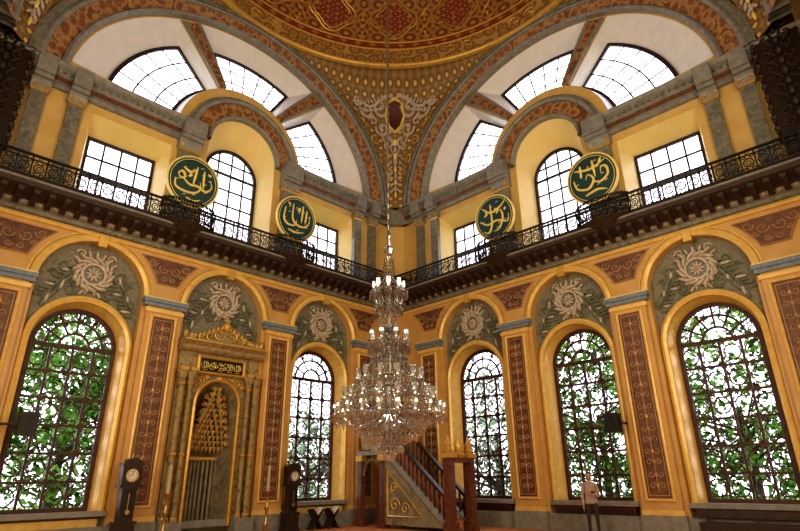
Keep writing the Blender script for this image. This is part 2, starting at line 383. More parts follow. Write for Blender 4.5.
    while x<W-.1:
        g.extr([(.2,8.80),(.36,8.84),(.52,8.94),(.70,9.02),(.74,9.12),(.2,9.12)],x,x+.15,'corn')
        g.box(x+.2,x+.3,.1,.29,8.86,8.93,'tan'); x+=.38
    g.extr([(.82,9.26),(.90,9.27),(.90,9.32),(.82,9.34)],0,W,'greyl')
    g.obj('trim_3' if side=='left' else 'trim_4')
    r=MB(f)
    D=.76; Z0=9.42; Z1=10.12
    r.box(0,W,D-.03,D+.03,Z0+.03,Z0+.07,'lace'); r.box(0,W,D-.045,D+.045,Z1-.05,Z1,'iron'); r.box(0,W,D-.02,D+.02,Z1-.18,Z1-.15,'iron')
    x=.2
    while x<W-.2:
        r.box(x-.02,x+.02,D-.02,D+.02,Z0,Z1,'iron')
        cx=x+.18; zc=Z0+.30
        r.ring((cx,zc),.14,.032,D,'iron',10); r.ring((cx,zc),.07,.025,D,'lace',8)
        for sx in (-1,1):
            for sy in (-1,1):
                sp=spiral((cx+sx*.10,zc+sy*.18),.065,0 if sx>0 else pi,1.0,8,sy*sx,.7); r.tube([(a,D,b) for a,b in sp],.017,'iron',4)
        r.ring((cx,Z1-.1),.05,.02,D,'lace',8); x+=.36
    for p in (PIL[1],PIL[2]):
        for zz in range(5):
            z=Z0+.08+zz*.16
            r.tube([(p+.85*cos(pi*i/14),D+.36*sin(pi*i/14),z) for i in range(15)],.02,'iron',4)
        for i in range(15):
            a=pi*i/14; r.tube([(p+.85*cos(a),D+.36*sin(a),Z0),(p+.9*cos(a),D+.42*sin(a),Z0+.35),(p+.85*cos(a),D+.36*sin(a),Z1+.05)],.018,'iron',4)
            a=pi*(i+.5)/14
            if i<14:
                for z in (Z0+.12,Z0+.4,Z0+.68): r.octa((p+.88*cos(a),D+.40*sin(a),z),.06,.09,'iron')
        n=14; r.add([(p,D,Z0)]+[(p+.9*cos(pi*i/n),D+.42*sin(pi*i/n),Z0) for i in range(n+1)]+[(p,D,Z0-.35)],[(0,i+1,i+2) for i in range(n)]+[(n+2,i+2,i+1) for i in range(n)],'corn')
    r.obj('gallery_railing')
    u=MB(f)
    for s0,s1 in ((0,6.65),(10.15,W)):
        u.extr([(0,12.9),(.14,12.9),(.14,13.06),(.19,13.06),(.19,13.30),(.26,13.36),(.28,13.46),(.42,13.54),(.46,13.68),(0,13.72)],s0,s1,'greyl')
        u.extr([(.19,13.1),(.21,13.1),(.21,13.27),(.19,13.27)],s0,s1,'brown')
        x=s0+.1
        while x<s1-.1: u.box(x,x+.1,.24,.34,13.38,13.48,'grey'); x+=.22
    for p in (1.7,2.6,PIL[1],PIL[2],14.2,15.2):
        hw=.36 if p in PIL else .2
        u.box(p-hw,p+hw,0,.18,9.7,12.55,'grey')
        u.box(p-hw-.06,p+hw+.06,0,.24,9.42,9.7,'greyl')
        u.box(p-hw-.03,p+hw+.03,0,.21,12.5,12.58,'gold')
        u.extr([(0,12.58),(.2,12.58),(.3,12.8),(.3,12.9),(0,12.9)],p-hw-.06,p+hw+.06,'greyl')
        u.box(p-hw-.05,p+hw+.05,0,.42,12.9,13.04,'greyl')
        u.box(p-hw-.05,p+hw+.05,0,.50,13.04,13.70,'greyl')
        for q in (-1,1):
            sp=spiral((p+q*hw*.8,12.68),.09,0,1.2,8); u.tube([(a,.26,b) for a,b in sp],.025,'gold',4)
    for (r0,r1,d1,k,rd) in ((1.42,1.55,.22,'greyl',.05),(1.55,2.08,.14,'rust',0),(2.08,2.24,.26,'greyl',.06),(2.24,2.36,.18,'grey',.02)):
        u.band(arc(C0,HB-.2,r0,r0,0,pi,32),arc(C0,HB-.2,r1,r1,0,pi,32),0,d1,k,rd)
    for a in (63,123):
        L4=lambda s_,r0=2.62,r1=5.1:[sec(r0+(r1-r0)*i/4,math.radians(a+s_)) for i in range(5)]
        u.band(L4(-2.2),L4(2.2),0,.08,'rust')
        u.band(L4(-3.6),L4(-2.2),0,.12,'greyl'); u.band(L4(2.2),L4(3.6),0,.12,'greyl')
    arch_rings(u)
    u.obj('trim_5' if side=='left' else 'trim_6')
    for c in BAYS:
        if side=='left' and c==8.4: continue
        w,nm=newwin(f); arched_grille(w,c,1.12,WS0,WSP,-.68,4,6,.065,'frame2',True); w.obj(nm); portal(f,c,3.7,-1.0,2.2,5.2)
    for c in SQ:
        w,nm=newwin(f); rect_grille(w,c,1.08,UB0,12.2,-.85,4,4,.055,'frame'); w.obj(nm); portal(f,c,10.9,-1.0,2.2,2.8)
    w,nm=newwin(f); arched_grille(w,C0,1.10,UB0,12.8,-.85,4,5,.055,'frame',False,False); w.obj(nm); portal(f,C0,11.7,-1.0,2.3,4.5)
    for (a,b) in FANB:
        w,nm=newwin(f); d=FD+.04; r0,r1=FB
        w.band(sector(r0+.08,r1-.08,a+1.2,b-1.2),sector(r0-.02,r1+.02,a-.3,b+.3),d-.05,d+.05,'frame',0,True)
        for i in (1,2,3,4):
            t_=math.radians(a+(b-a)*i/5); p,q=sec(r0,t_),sec(r1,t_); w.tube([(p[0],d,p[1]),(q[0],d,q[1])],.03,'frame',4)
        for i_ in (1,2):
            rr=r0+(r1-r0)*i_/3; n=8; w.tube([(sec(rr,math.radians(a+(b-a)*i/n))[0],d,sec(rr,math.radians(a+(b-a)*i/n))[1]) for i in range(n+1)],.03,'frame',4)
        w.obj(nm); m_=sec(3.5,math.radians((a+b)/2)); portal(f,m_[0],m_[1],-.75,3.2,2.4)
def arch_rings(u):
    n=48
    def el(r): return arc(C0,HB,r*kx(r),r,0,pi,n)
    for (r0,r1,d0,d1,k,rd) in ((5.22,5.34,0,.28,'greyl',.08),(5.64,5.76,0,.50,'greyl',.06),(5.76,5.90,0,.56,'grey',.03)):
        u.band(el(r0),el(r1),d0,d1,k,rd)
    u.loft(P3(el(5.34),.20),P3(el(5.64),.44),'rust',False)
build_wall(LW,'left'); build_wall(RW,'right')
for i,f in enumerate((BR,BL)):
    u=MB(f); arch_rings(u); u.obj('trim_%d'%(7+i))
b=MB(); b.box(W,W+.3,-W-.3,.0,0,27,'ochre'); b.obj('wall_back_right')
b=MB(); b.box(0,W,-W-.3,-W,0,27,'ochre'); b.obj('wall_back_left')
b=MB(); b.box(-.0,W,-W,0,27,27.2,'ochre'); b.obj('ceiling')
b=MB(); b.box(-1.2,W+.3,-W-.3,1.2,-.2,0,'carpet'); b.obj('floor')
b=MB(); b.box(-40,40,-40,40,-.5,-.25,'grass'); b.obj('ground')
c=MB()
q=.55
c.add([(0,-q,9.42),(q,0,9.42),(0,-q,13.6),(q,0,13.6)],[(0,1,3,2)],'ochre2')
q=1.0
c.add([(0,-q,12.9),(q,0,12.9),(0,-q,13.62),(q,0,13.62),(0,0,13.62),(0,0,12.9)],[(0,1,3,2),(2,3,4),(0,5,1)],'greyl')
c.obj('trim_9')

# ---------------------------------------------------------------- pendentives and dome
CX,CY=C0,-C0
def pb(a):
    off=PL*math.tan(a)
    if off<=AX*.999:
        return PL/cos(a), HB+(RO-.02)*sqrt(max(0,1-(off/(AX+.06))**2))
    return min(PL/cos(a),(PL+AX)/(cos(a)+sin(a))), HB
HTT=HT+.25
def psurf(psi,v=None,z=None,dn=0):
    a=abs(((psi+pi/4)%(pi/2))-pi/4); rb,hb=pb(a)
    if z is not None:
        v=asin(max(0,min(1,(z-hb)/(HTT-hb+1e-6))))/(pi/2)
    r=rb+(PL-rb)*(1-cos(v*pi/2)); h=hb+(HTT-hb)*sin(v*pi/2)
    return (CX+(r-dn)*cos(psi),CY+(r-dn)*sin(psi),h)
p=MB(); NA=240; NV=14
vs=[psurf(2*pi*i/NA,v=j/NV) for i in range(NA) for j in range(NV+1)]
p.add(vs,[(i*(NV+1)+j,((i+1)%NA)*(NV+1)+j,((i+1)%NA)*(NV+1)+j+1,i*(NV+1)+j+1) for i in range(NA) for j in range(NV)],'pend')
p.obj('ceiling_pendentives',True,(CX,CY,0),60)
d=MB()
d.lathe((CX,CY,HT+.1),[(PL+.1,0),(PL-.08,-.02),(PL-.14,.03),(PL-.16,.12),(PL-.08,.18),(PL-.04,.24)],'gold',120,'z',False)
Zb=HT+.3
DR=lambda z:(PL-.05)*sqrt(max(0,1-((z-Zb)/6.6)**2))
def shell(z0,z1,k,n=8,nn=120):
    vs=[]
    for i in range(n+1):
        z=Zb+z0+(z1-z0)*i/n
        for j in range(nn): vs.append((CX+DR(z)*cos(2*pi*j/nn),CY+DR(z)*sin(2*pi*j/nn),z))
    d.add(vs,[(i*nn+j,i*nn+(j+1)%nn,(i+1)*nn+(j+1)%nn,(i+1)*nn+j) for i in range(n) for j in range(nn)],k)
shell(0,.75,'domes',3); shell(.75,1.1,'domeb',3); shell(1.1,4.2,'dome',10); shell(4.2,6.59,'domeb',12)
def hoopd(z,t,k='gold'): d.tube([(CX+(DR(Zb+z)-.03)*cos(2*pi*j/96),CY+(DR(Zb+z)-.03)*sin(2*pi*j/96),Zb+z) for j in range(97)],t,k,5)
for z in (.75,1.1,3.1,4.2): hoopd(z,.045)
def dp(a,z,o=.04): return (CX+(DR(Zb+z)-o)*cos(a),CY+(DR(Zb+z)-o)*sin(a),Zb+z)
for i in range(16):
    a0=2*pi*i/16+pi/4
    for sc,th in ((1,.04),(.82,.025)):
        d.tube([dp(a0+.135*sc*cos(t)*(1+.12*cos(4*t)),2.15+.80*sc*sin(t)*(1+.12*cos(4*t))) for t in [2*pi*q/32 for q in range(33)]],th,'gold',5)
    vs=[dp(a0,2.15,.035)]+[dp(a0+.10*cos(2*pi*q/24),2.15+.60*sin(2*pi*q/24),.03) for q in range(24)]
    d.add(vs,[(0,1+q,1+(q+1)%24) for q in range(24)],'domep')
    for sg in (-1,1):
        d.tube([dp(a0+pi/16+sg*.035*sin(t*3*pi),1.15+1.9*t) for t in [q/14 for q in range(15)]],.03,'gold',4)
        d.tube([dp(a0+sg*.05+.04*(1-t)*cos(t*8),.38+.22*(1-t)*sin(t*8)) for t in [q/14 for q in range(15)]],.03,'gold',4)
    for q in range(3): d.ell(dp(a0+pi/16,1.5+.6*q,.05),(.09,.09,.12),'gold',5,3)
d.obj('ceiling_dome',True,(CX,CY,0),50)
def cart(diag,name):
    f=lambda u_,dn,z: psurf(diag+u_/10.2,z=z-.45,dn=.08+dn)
    c=MB(f)
    for sg in (-1,1):
        for (cx,cz,r,t0,tn,dr) in ((.75,18.9,.42,pi,1.3,1),(1.45,18.65,.36,0,1.3,-1),(2.0,18.95,.25,pi,1.2,1),(.62,18.0,.35,0,1.4,-1),(.35,17.25,.28,pi/2,1.3,1),(1.1,18.25,.22,0,1.2,1)):
            pts=[(sg*x,.05,z) for x,z in spiral((cx,cz),r,t0,tn,18,dr)]
            c.tube(pts,.08,'wreath',5,.03)
        pts=[(sg*(.1+2.2*t),.04,19.25-.5*t+.12*sin(t*9)) for t in [i/14 for i in range(15)]]; c.tube(pts,.08,'wreath',5,.04)
        for i in range(9):
            t=i/9; c.ell((sg*(.4+1.8*t),.05,18.95-.5*t),(.06,.05,.14),'wreath',6,3,sg*(.5+t*2)); c.ell((sg*(.5+1.6*t),.05,19.3-.5*t),(.05,.05,.12),'wreath',6,3,-sg*(.4+t))
        for (ox,oz,r) in ((1.6,17.95,.3),(.95,17.35,.25),(.55,16.5,.2),(.3,15.9,.15)):
            c.tube([(sg*x,.03,z) for x,z in spiral((ox,oz),r,pi/2,1.3,14,-1)],.04,'gold',4,.015)
        pts=[(sg*(.62-.5*t+.15*sin(t*6)),.04,18.2-1.9*t) for t in [i/12 for i in range(13)]]; c.tube(pts,.06,'wreath',5,.03)
        for i in range(7): c.ell((sg*(.3-.03*i),.05,16.6-.28*i),(.06,.05,.16),'wreath',6,3,sg*.7)
    sh=[(0,19.15),(.38,19.0),(.46,18.5),(.3,18.0),(0,17.75),(-.3,18.0),(-.46,18.5),(-.38,19.0)]
    c.prism(sh,0,.08,'red'); c.tube([(x,.1,z) for x,z in sh+sh[:1]],.07,'leafgold',5)
    for i in range(9): c.ell((0,.06,17.3-.33*i),(.10-.006*i,.06,.17),'wreath' if i%2 else 'leafgold',6,4)
    c.obj(name,True)
cart(pi*.75,'trim_10'); cart(pi*.25,'trim_11'); cart(pi*1.25,'trim_12')
for nn_,f in enumerate((LW,RW)):
    k=MB(f)
    k.extr([(0,9.42),(.5,9.42),(.58,10.0),(.42,10.2),(.42,18.6),(0,18.6)],15.65,16.75,'dark')
    for i in range(23):
        z=10.3+i*.36
        for q in (-1,1):
            sp=spiral((16.2+q*.26,z),.19,pi/2,1.1,10,q); k.tube([(a,.46,b_) for a,b_ in sp],.04,'corn',4)
        k.ell((16.2,.48,z+.17),(.09,.09,.13),'lace',6,4)
        k.ell((15.62,.3,z),(.10,.18,.15),'dark',6,4); k.ell((15.60,.42,z+.18),(.06,.1,.08),'corn',6,4)
    k.obj('trim_%d'%(13+nn_))

# ---------------------------------------------------------------- calligraphy medallions
SCRS=[
 [[(-.5,.3),(-.52,-.1),(-.35,-.28),(-.05,-.25),(0,-.05)],[(-.2,.5),(-.18,0),(0,-.2),(.3,-.22),(.5,-.05),(.52,.25)],[(.2,.5),(.2,-.1)],[(.38,.42),(.36,-.1)],[(-.3,-.45),(0,-.5),(.35,-.42)],[(-.02,.3),(.08,.4),(.05,.2)],[(-.42,.5),(-.32,.42)]],
 [[(-.55,-.05),(-.5,-.3),(-.2,-.38),(.1,-.33),(.25,-.15),(.2,.05)],[(-.3,.0),(-.1,-.12),(.15,-.1),(.42,-.18),(.58,.0),(.5,.22)],[(.05,.5),(.02,.15),(.0,-.1)],[(.28,.45),(.3,.1),(.34,-.1)],[(-.35,.35),(-.15,.28),(.0,.38)],[(-.5,.12),(-.38,.22),(-.28,.08),(-.4,.0),(-.5,.12)],[(.4,.4),(.52,.35)],[(-.15,-.55),(.1,-.6),(.3,-.5)],[(-.18,.12),(-.1,.2),(-.2,.26)]],
 [[(-.6,.0),(-.3,-.2),(.1,-.15),(.5,-.3),(.6,-.05)],[(-.45,.45),(-.1,.2),(.3,.3),(.55,.5)],[(-.1,.5),(-.12,-.2),(-.3,-.5),(-.5,-.4)],[(.3,.2),(.35,-.1),(.15,-.45),(-.1,-.5)],[(.1,.1),(.2,.2),(.1,.28),(.02,.18)],[(-.4,.12),(-.28,.2),(-.35,.3)],[(.45,.12),(.5,.22)]],
 [[(-.58,.1),(-.5,-.2),(-.15,-.3),(.05,-.05),(-.1,.15),(-.2,0)],[(.0,-.1),(.25,-.2),(.5,-.05),(.5,.2),(.35,.25),(.3,.05)],[(-.5,.4),(0,.3),(.5,.45)],[(.1,.55),(.12,.0)],[(-.3,-.5),(.1,-.42),(.4,-.5)],[(-.3,.5),(-.32,.1)],[(.3,.4),(.4,.55)]]]
def smooth(pts,n=5):
    out=[]
    for i in range(len(pts)-1):
        p0=pts[max(i-1,0)];p1=pts[i];p2=pts[i+1];p3=pts[min(i+2,len(pts)-1)]
        for j in range(n):
            t=j/n; out.append(tuple(.5*((2*p1[k])+(-p0[k]+p2[k])*t+(2*p0[k]-5*p1[k]+4*p2[k]-p3[k])*t*t+(-p0[k]+3*p1[k]-3*p2[k]+p3[k])*t**3) for k in range(2)))
    out.append(pts[-1]); return out
def medallion(f,s,h,sx,scr):
    g=lambda u_,n_,w_: f(s+sx*u_, .93+n_+w_*.12, h+w_)
    m_=MB(g); R=.90
    m_.lathe((0,0,0),[(.0,-.02),(R,-.02),(R+.01,.02),(R,.06),(R-.05,.07),(R-.06,.04),(.0,.04)],'leafgold',48,'y')
    m_.lathe((0,0,0),[(.0,.045),(R-.06,.045),(R-.06,.05),(0,.05)],'green',48,'y')
    m_.ring((0,0),R-.11,.018,.055,'leafgold',40)
    for st in scr:
        pp=smooth(st,8)
        m_.tube([(x*1.10,.055,z*1.10) for x,z in pp],lambda t:.014+.030*sin(pi*min(1,t*1.05+.05))**.7,'leafgold',6,r2=1)
    for q in range(12):
        a=q*2.4; rr=.35+.3*((q*37)%10)/10; x,z=rr*cos(a),rr*sin(a)
        m_.tube([(x,.06,z),(x+.05,.06,z+.05),(x+.10,.06,z+.03)],.013,'leafgold',4)
    for x in (-.2,.2): m_.tube([(x,-.02,-.5),(x,-.3,-.52),(x,-.68,-.55)],.025,'iron',5)
    m_.tube([(0,-.02,.5),(0,-.68,.6)],.025,'iron',5)
    m_.obj('calligraphy_medallion',True,True)
medallion(LW,PIL[2]+.03,10.93,-1,SCRS[1]); medallion(LW,PIL[1]+.12,10.98,-1,SCRS[0])
medallion(RW,PIL[1]+.10,10.98,1,SCRS[2]); medallion(RW,PIL[2]-.12,11.0,1,SCRS[3])

# ---------------------------------------------------------------- mihrab
m_=MB(LW); c=8.4
N0=archp(c,.72,.3,3.9)
m_.face([(c-1.42,.12),(c+1.42,.12),(c+1.42,5.5),(c-1.42,5.5)],[N0],.06,'stone')
m_.loft([(c-1.42,-.25,.12),(c+1.42,-.25,.12),(c+1.42,-.25,5.5),(c-1.42,-.25,5.5)],[(c-1.42,.06,.12),(c+1.42,.06,.12),(c+1.42,.06,5.5),(c-1.42,.06,5.5)],'stone')
N1=archp(c,.55,.3,3.6); N2=archp(c,.3,.3,3.3)
m_.loft(P3(N0,.06),P3(N1,-.6),'niche'); m_.loft(P3(N1,-.6),P3(N2,-.95),'niche'); m_.face(N2,[],-.95,'niche')
m_.band([(c+.72,.3)]+arc(c,3.9,.72,.72,0,pi,24)+[(c-.72,.3)],[(c+.82,.3)]+arc(c,3.9,.82,.82,0,pi,24)+[(c-.82,.3)],.06,.14,'gold',.03)
for k in range(12):
    z=2.55+.165*k; hw=max(.12,.66-.045*k); nn=max(2,11-k)
    for i in range(nn):
        t=(i+.5)/nn; x=c-hw+2*hw*t; dd=-.60+.045*k+.22*abs(2*t-1)
        cw=hw/nn
        m_.lathe((x,dd,z),[(.01,-.13),(cw*.5,-.06),(cw*1.0,.02),(cw*1.08,.07),(cw*.9,.085)],'gold' if (i+k)%2 else 'stone',6)
    m_.box(c-hw,c+hw,-.9,-.66+.045*k,z+.06,z+.085,'gold')
for sg in (-1,1):
    for k in range(7):
        z=2.7+.24*k; x=c+sg*(.60-.045*k); m_.tube([(a,-.12+.01*k,b_) for a,b_ in spiral((x,z),.09,pi/2,1.2,8,sg)],.02,'gold',4)
m_.box(c-.5,c+.5,-.72,-.6,2.22,2.32,'gold')
for q in range(7): m_.lathe((c-.42+.14*q,-.72+.03*abs(q-3),.3),[(.055,0),(.055,1.88),(.03,1.92)],'niche',8)
for sg in (-1,1):
    for off,rr in ((1.02,.075),(1.30,.10)):
        x=c+sg*off
        m_.lathe((x,.2,.12),[(.16,0),(.16,.3),(.12,.34),(.13,.42),(rr,.5),(rr*.9,2.2),(rr,4.3),(.13,4.4),(.1,4.46),(.17,4.62),(.17,4.72)],'stone',12)
        for zz in (.55,2.3,4.4): m_.lathe((x,.2,zz),[(rr+.01,0),(rr+.03,.04),(rr+.01,.08)],'gold',12)
        m_.box(x-.16,x+.16,.04,.38,4.84,4.94,'gold')
    m_.box(c+sg*1.16-.32,c+sg*1.16+.32,.06,.42,.0,.5,'greyl')
    for k in range(14):
        z=.8+k*.28; sp=spiral((c+sg*1.16,z),.09,pi/2,1.1,8,1 if k%2 else -1); m_.tube([(a,.1,b_) for a,b_ in sp],.02,'gold',4)
    for (ox,oz,r) in ((.62,4.62,.13),(.82,4.5,.09),(.45,4.72,.07)):
        sp=spiral((c+sg*ox,oz),r,0,1.3,12,sg); m_.tube([(a,.12,b_) for a,b_ in sp],.025,'gold',4)
m_.ell((c,.12,4.72),(.12,.05,.09),'gold',8,5)
m_.box(c-.78,c+.78,.06,.14,4.86,5.36,'black')
m_.band([(c-.76,4.9),(c+.76,4.9),(c+.76,5.32),(c-.76,5.32)],[(c-.86,4.82),(c+.86,4.82),(c+.86,5.40),(c-.86,5.40)],.06,.2,'gold',.03,True)
for q in range(5):
    for st in SCRS[q%4][:6]:
        m_.tube([(c-(-.58+.29*q+x*.24),.15,5.1+z*.28) for x,z in smooth(st,4)],.011,'leafgold',4)
m_.extr([(-.25,5.5),(.2,5.5),(.28,5.58),(.28,5.68),(.42,5.78),(.42,5.86),(-.25,5.88)],c-1.48,c+1.48,'stone')
m_.extr([(.42,5.79),(.45,5.79),(.45,5.84),(.42,5.84)],c-1.48,c+1.48,'gold')
m_.prism([(c-1.2,5.88),(c+1.2,5.88),(c+.75,6.02),(c+.35,6.3),(c,6.42),(c-.35,6.3),(c-.75,6.02)],.0,.16,'stone')
for i in range(19):
    x=-1.35+2.7*i/18; hh=.12+.55*max(0,1-abs(x)/1.0)
    m_.ell((c+x,.2,5.88+hh*.9),(.06,.05,.10),'gold',6,4)
for sg in (-1,1):
    for (ox,oz,r) in ((.25,6.15,.18),(.55,6.06,.15),(.85,6.0,.12),(1.15,5.97,.09)):
        sp=spiral((c+sg*ox,oz),r,-pi/2,1.3,12,sg); m_.tube([(a,.22,b_) for a,b_ in sp],.03,'gold',5,.012)
    m_.ell((c+sg*1.38,.2,6.02),(.07,.07,.15),'gold',8,5)
m_.lathe((c,.22,6.3),[(.05,0),(.12,.1),(.13,.2),(.06,.3),(.03,.36),(.045,.4),(.01,.5)],'gold',10)
m_.box(c-1.5,c+1.5,.06,.6,0,.14,'greyl')
m_.obj('mihrab',True,True)

# ---------------------------------------------------------------- minbar
b=MB(); yc=-2.2; hy=.52
for yy in (yc-hy,yc+hy):
    y0,y1=yy-.05,yy+.05
    tri=[(4.75,.12),(2.0,2.45),(2.0,.12)]
    for yq in (y0,y1): b.add([(x,yq,z) for x,z in tri],[(0,1,2)],'niche')
    for tt,k in (((.0,.22),'greyl'),((.86,.98),'dark')):
        A=[(4.95,.0+tt[0]),(2.0,2.5+tt[0]),(2.0,2.5+tt[1]),(4.95,.0+tt[1])]
        b.loft([(x,y0-.03,z) for x,z in A],[(x,y1+.03,z) for x,z in A],k)
        for yq in (y0-.03,y1+.03): b.add([(x,yq,z) for x,z in A],[(0,1,2,3)],k)
    for i in range(15):
        x=4.75-i*.19; z=(4.95-x)/2.95*2.5
        b.lathe((x,yy,z+.2),[(.025,0),(.05,.15),(.03,.35),(.05,.5),(.025,.68)],'red' if i%2 else 'dark',6)
    b.tube([(x,y0-.02 if yy<yc else y1+.02,z) for x,z in [(2.25,.4),(2.25,1.85),(3.9,.4),(2.25,.4)]],.035,'gold',5)
    for (ox,oz,r) in ((2.6,.75,.25),(3.1,.65,.2),(2.55,1.3,.18)): b.tube([(a,y0-.03,q) for a,q in spiral((ox,oz),r,0,1.3,14)],.025,'gold',4)
    b.box(4.82,5.2,yy-.17,yy+.17,0,.3,'rmarb'); b.box(4.87,5.15,yy-.13,yy+.13,.3,2.2,'rmarb')
    b.box(4.80,5.22,yy-.19,yy+.19,2.2,2.34,'gold'); b.lathe((5.01,yy,2.34),[(.14,0),(.18,.08),(.1,.16),(.13,.26),(.06,.4),(.02,.55)],'gold',10)
    for xx in (.75,1.95):
        b.box(xx-.17,xx+.17,yy-.14,yy+.14,0,.3,'rmarb'); b.box(xx-.12,xx+.12,yy-.1,yy+.1,.3,2.25,'rmarb'); b.box(xx-.17,xx+.17,yy-.14,yy+.14,2.2,2.4,'gold')
        b.lathe((xx,yy,2.55),[(.09,0),(.09,.1),(.05,.2),(.05,1.6),(.09,1.7),(.09,1.8)],'rmarb',8)
    b.band(arc(1.35,1.7,.45,.5,0,pi,14),arc(1.35,1.7,.55,.62,0,pi,14),yy-.06,yy+.06,'stone')
    b.box(.75,1.95,yy-.03,yy+.03,2.6,3.25,'stone')
for i in range(12):
    b.box(2.0+(11-i)*.228,2.0+(12-i)*.228+.03,yc-hy+.04,yc+hy-.04,.1+i*.195,.1+(i+1)*.195,'carpet')
b.box(.6,2.1,yc-hy-.12,yc+hy+.12,2.4,2.55,'greyl')
b.box(.58,2.12,yc-hy-.14,yc+hy+.14,4.35,4.5,'gold'); b.lathe((1.35,yc,4.5),[(.7,0),(.62,.12),(.3,.35),(.22,.5),(.06,.85),(.02,.95)],'stone',8)
b.lathe((1.35,yc,5.4),[(.03,0),(.07,.08),(.02,.14),(.01,.3)],'gold',8)
b.box(4.85,5.17,yc-hy,yc+hy,2.05,2.2,'rmarb')
b.lathe((5.01,yc,2.2),[(.16,0),(.22,.1),(.12,.25),(.15,.4),(.05,.6),(.02,.75)],'gold',10)
b.obj('minbar',True,True)

# ---------------------------------------------------------------- chandelier
hx,hyy=8.27,-8.53
ch=MB()
ch.lathe((hx,hyy,0),[(.03,2.1),(.12,2.15),(.16,2.3),(.06,2.5),(.08,2.7),(.13,2.85),(.05,3.0),(.05,3.5),(.11,3.6),(.05,3.7),(.05,4.4),(.1,4.5),(.04,4.6),(.04,5.6),(.09,5.7),(.03,5.8),(.03,6.5),(.06,6.6),(.02,6.75)],'silver',12)
def curtain(z1,r1,z2,r2,n,k,bulge=0,size=.03):
    for i in range(n):
        a=2*pi*i/n+random.random()*.05
        for j in range(k):
            t=(j+.5)/k; r=r1+(r2-r1)*t+bulge*sin(pi*t); z=z1+(z2-z1)*t
            ch.octa((hx+r*cos(a),hyy+r*sin(a),z),size*.8,abs(z2-z1)/k*.55,'crystal')
def drops(z,r,n,l,w=.035):
    for i in range(n):
        a=2*pi*i/n; ch.octa((hx+r*cos(a),hyy+r*sin(a),z-l/2),w,l/2,'crystal')
def hoop(z,r,t=.018,k='silver'):
    ch.tube([(hx+r*cos(2*pi*i/28),hyy+r*sin(2*pi*i/28),z) for i in range(29)],t,k,4)
ch.lathe((hx,hyy,6.55),[(.02,0),(.10,.12),(.13,.24),(.05,.34),(.03,.5),(.06,.6),(.01,.75)],'crystal',10)
curtain(6.55,.10,6.1,.15,10,5); curtain(6.2,.05,5.72,.42,18,8,-.05)
hoop(5.7,.44); drops(5.7,.44,26,.2); drops(5.66,.32,20,.22); curtain(5.65,.36,5.1,.20,18,8,.04); hoop(5.28,.32); drops(5.3,.32,20,.18)
curtain(5.2,.22,4.75,.14,14,7); hoop(4.78,.2); drops(4.8,.22,14,.16)
curtain(4.8,.08,4.42,.42,20,7,-.04); hoop(4.4,.46); drops(4.4,.47,28,.22); drops(4.36,.33,20,.22)
curtain(4.35,.30,3.9,.42,22,7,-.05); hoop(3.95,.5); drops(3.95,.52,30,.2); hoop(4.15,.4); drops(4.15,.41,24,.18)
curtain(3.9,.42,3.4,.72,30,8,-.05,.034); hoop(3.4,.76,.025); drops(3.4,.77,44,.24); hoop(3.65,.62); drops(3.65,.63,34,.2)
curtain(3.3,.7,2.75,.6,34,8,.1,.034); hoop(2.95,.8); drops(2.95,.82,44,.26)
curtain(2.75,.72,2.2,.22,36,10,.12,.034); hoop(2.5,.58); drops(2.5,.6,36,.2); drops(2.25,.3,18,.18); drops(2.2,.12,10,.25,.05)
ch.ell((hx,hyy,2.0),(.07,.07,.10),'crystal',8,6)
def arm(a,z0,r1,z1):
    pts=[]
    for i in range(10):
        t=i/9; r=.2+(r1-.2)*t; z=z0-.22*sin(t*pi)*1.0+(z1-z0)*t*t; pts.append((hx+r*cos(a),hyy+r*sin(a),z))
    ch.tube(pts,.02,'crystal',5)
    x,y=hx+r1*cos(a),hyy+r1*sin(a)
    ch.lathe((x,y,z1),[(.02,-.05),(.08,0),(.09,.02),(.03,.03),(.03,.05),(.045,.09),(.07,.16),(.055,.23),(.065,.26)],'crystal',8)
    ch.lathe((x,y,z1+.06),[(.015,0),(.016,.1),(.01,.14),(.004,.17)],'bulb',6)
    for q in range(6):
        b_=2*pi*q/6; ch.octa((x+.09*cos(b_),y+.09*sin(b_),z1-.09),.02,.08,'crystal')
    ch.octa((x,y,z1-.17),.035,.1,'crystal')
    mx=pts[5]; ch.octa((mx[0],mx[1],mx[2]-.13),.03,.1,'crystal')
for i in range(20): arm(2*pi*i/20,2.85,1.17,2.86)
for i in range(16): arm(2*pi*(i+.5)/16,3.15,.98,3.2)
for i in range(12): arm(2*pi*i/12,3.6,.72,3.62)
for i in range(8): arm(2*pi*(i+.5)/8,4.4,.42,4.5)
for i in range(8): arm(2*pi*i/8,5.6,.34,5.7)
z=6.7
while z<25.8:
    ch.tube([(hx+.035*cos(q*pi/3),hyy,z+.09+.09*sin(q*pi/3)) if int(z*7)%2 else (hx,hyy+.035*cos(q*pi/3),z+.09+.09*sin(q*pi/3)) for q in range(7)],.011,'silver',4); z+=.15
ch.tube([(hx,hyy,6.7),(hx,hyy,25.9)],.014,'silver',5)
ch.obj('crystal_chandelier',False,(hx,hyy,2))

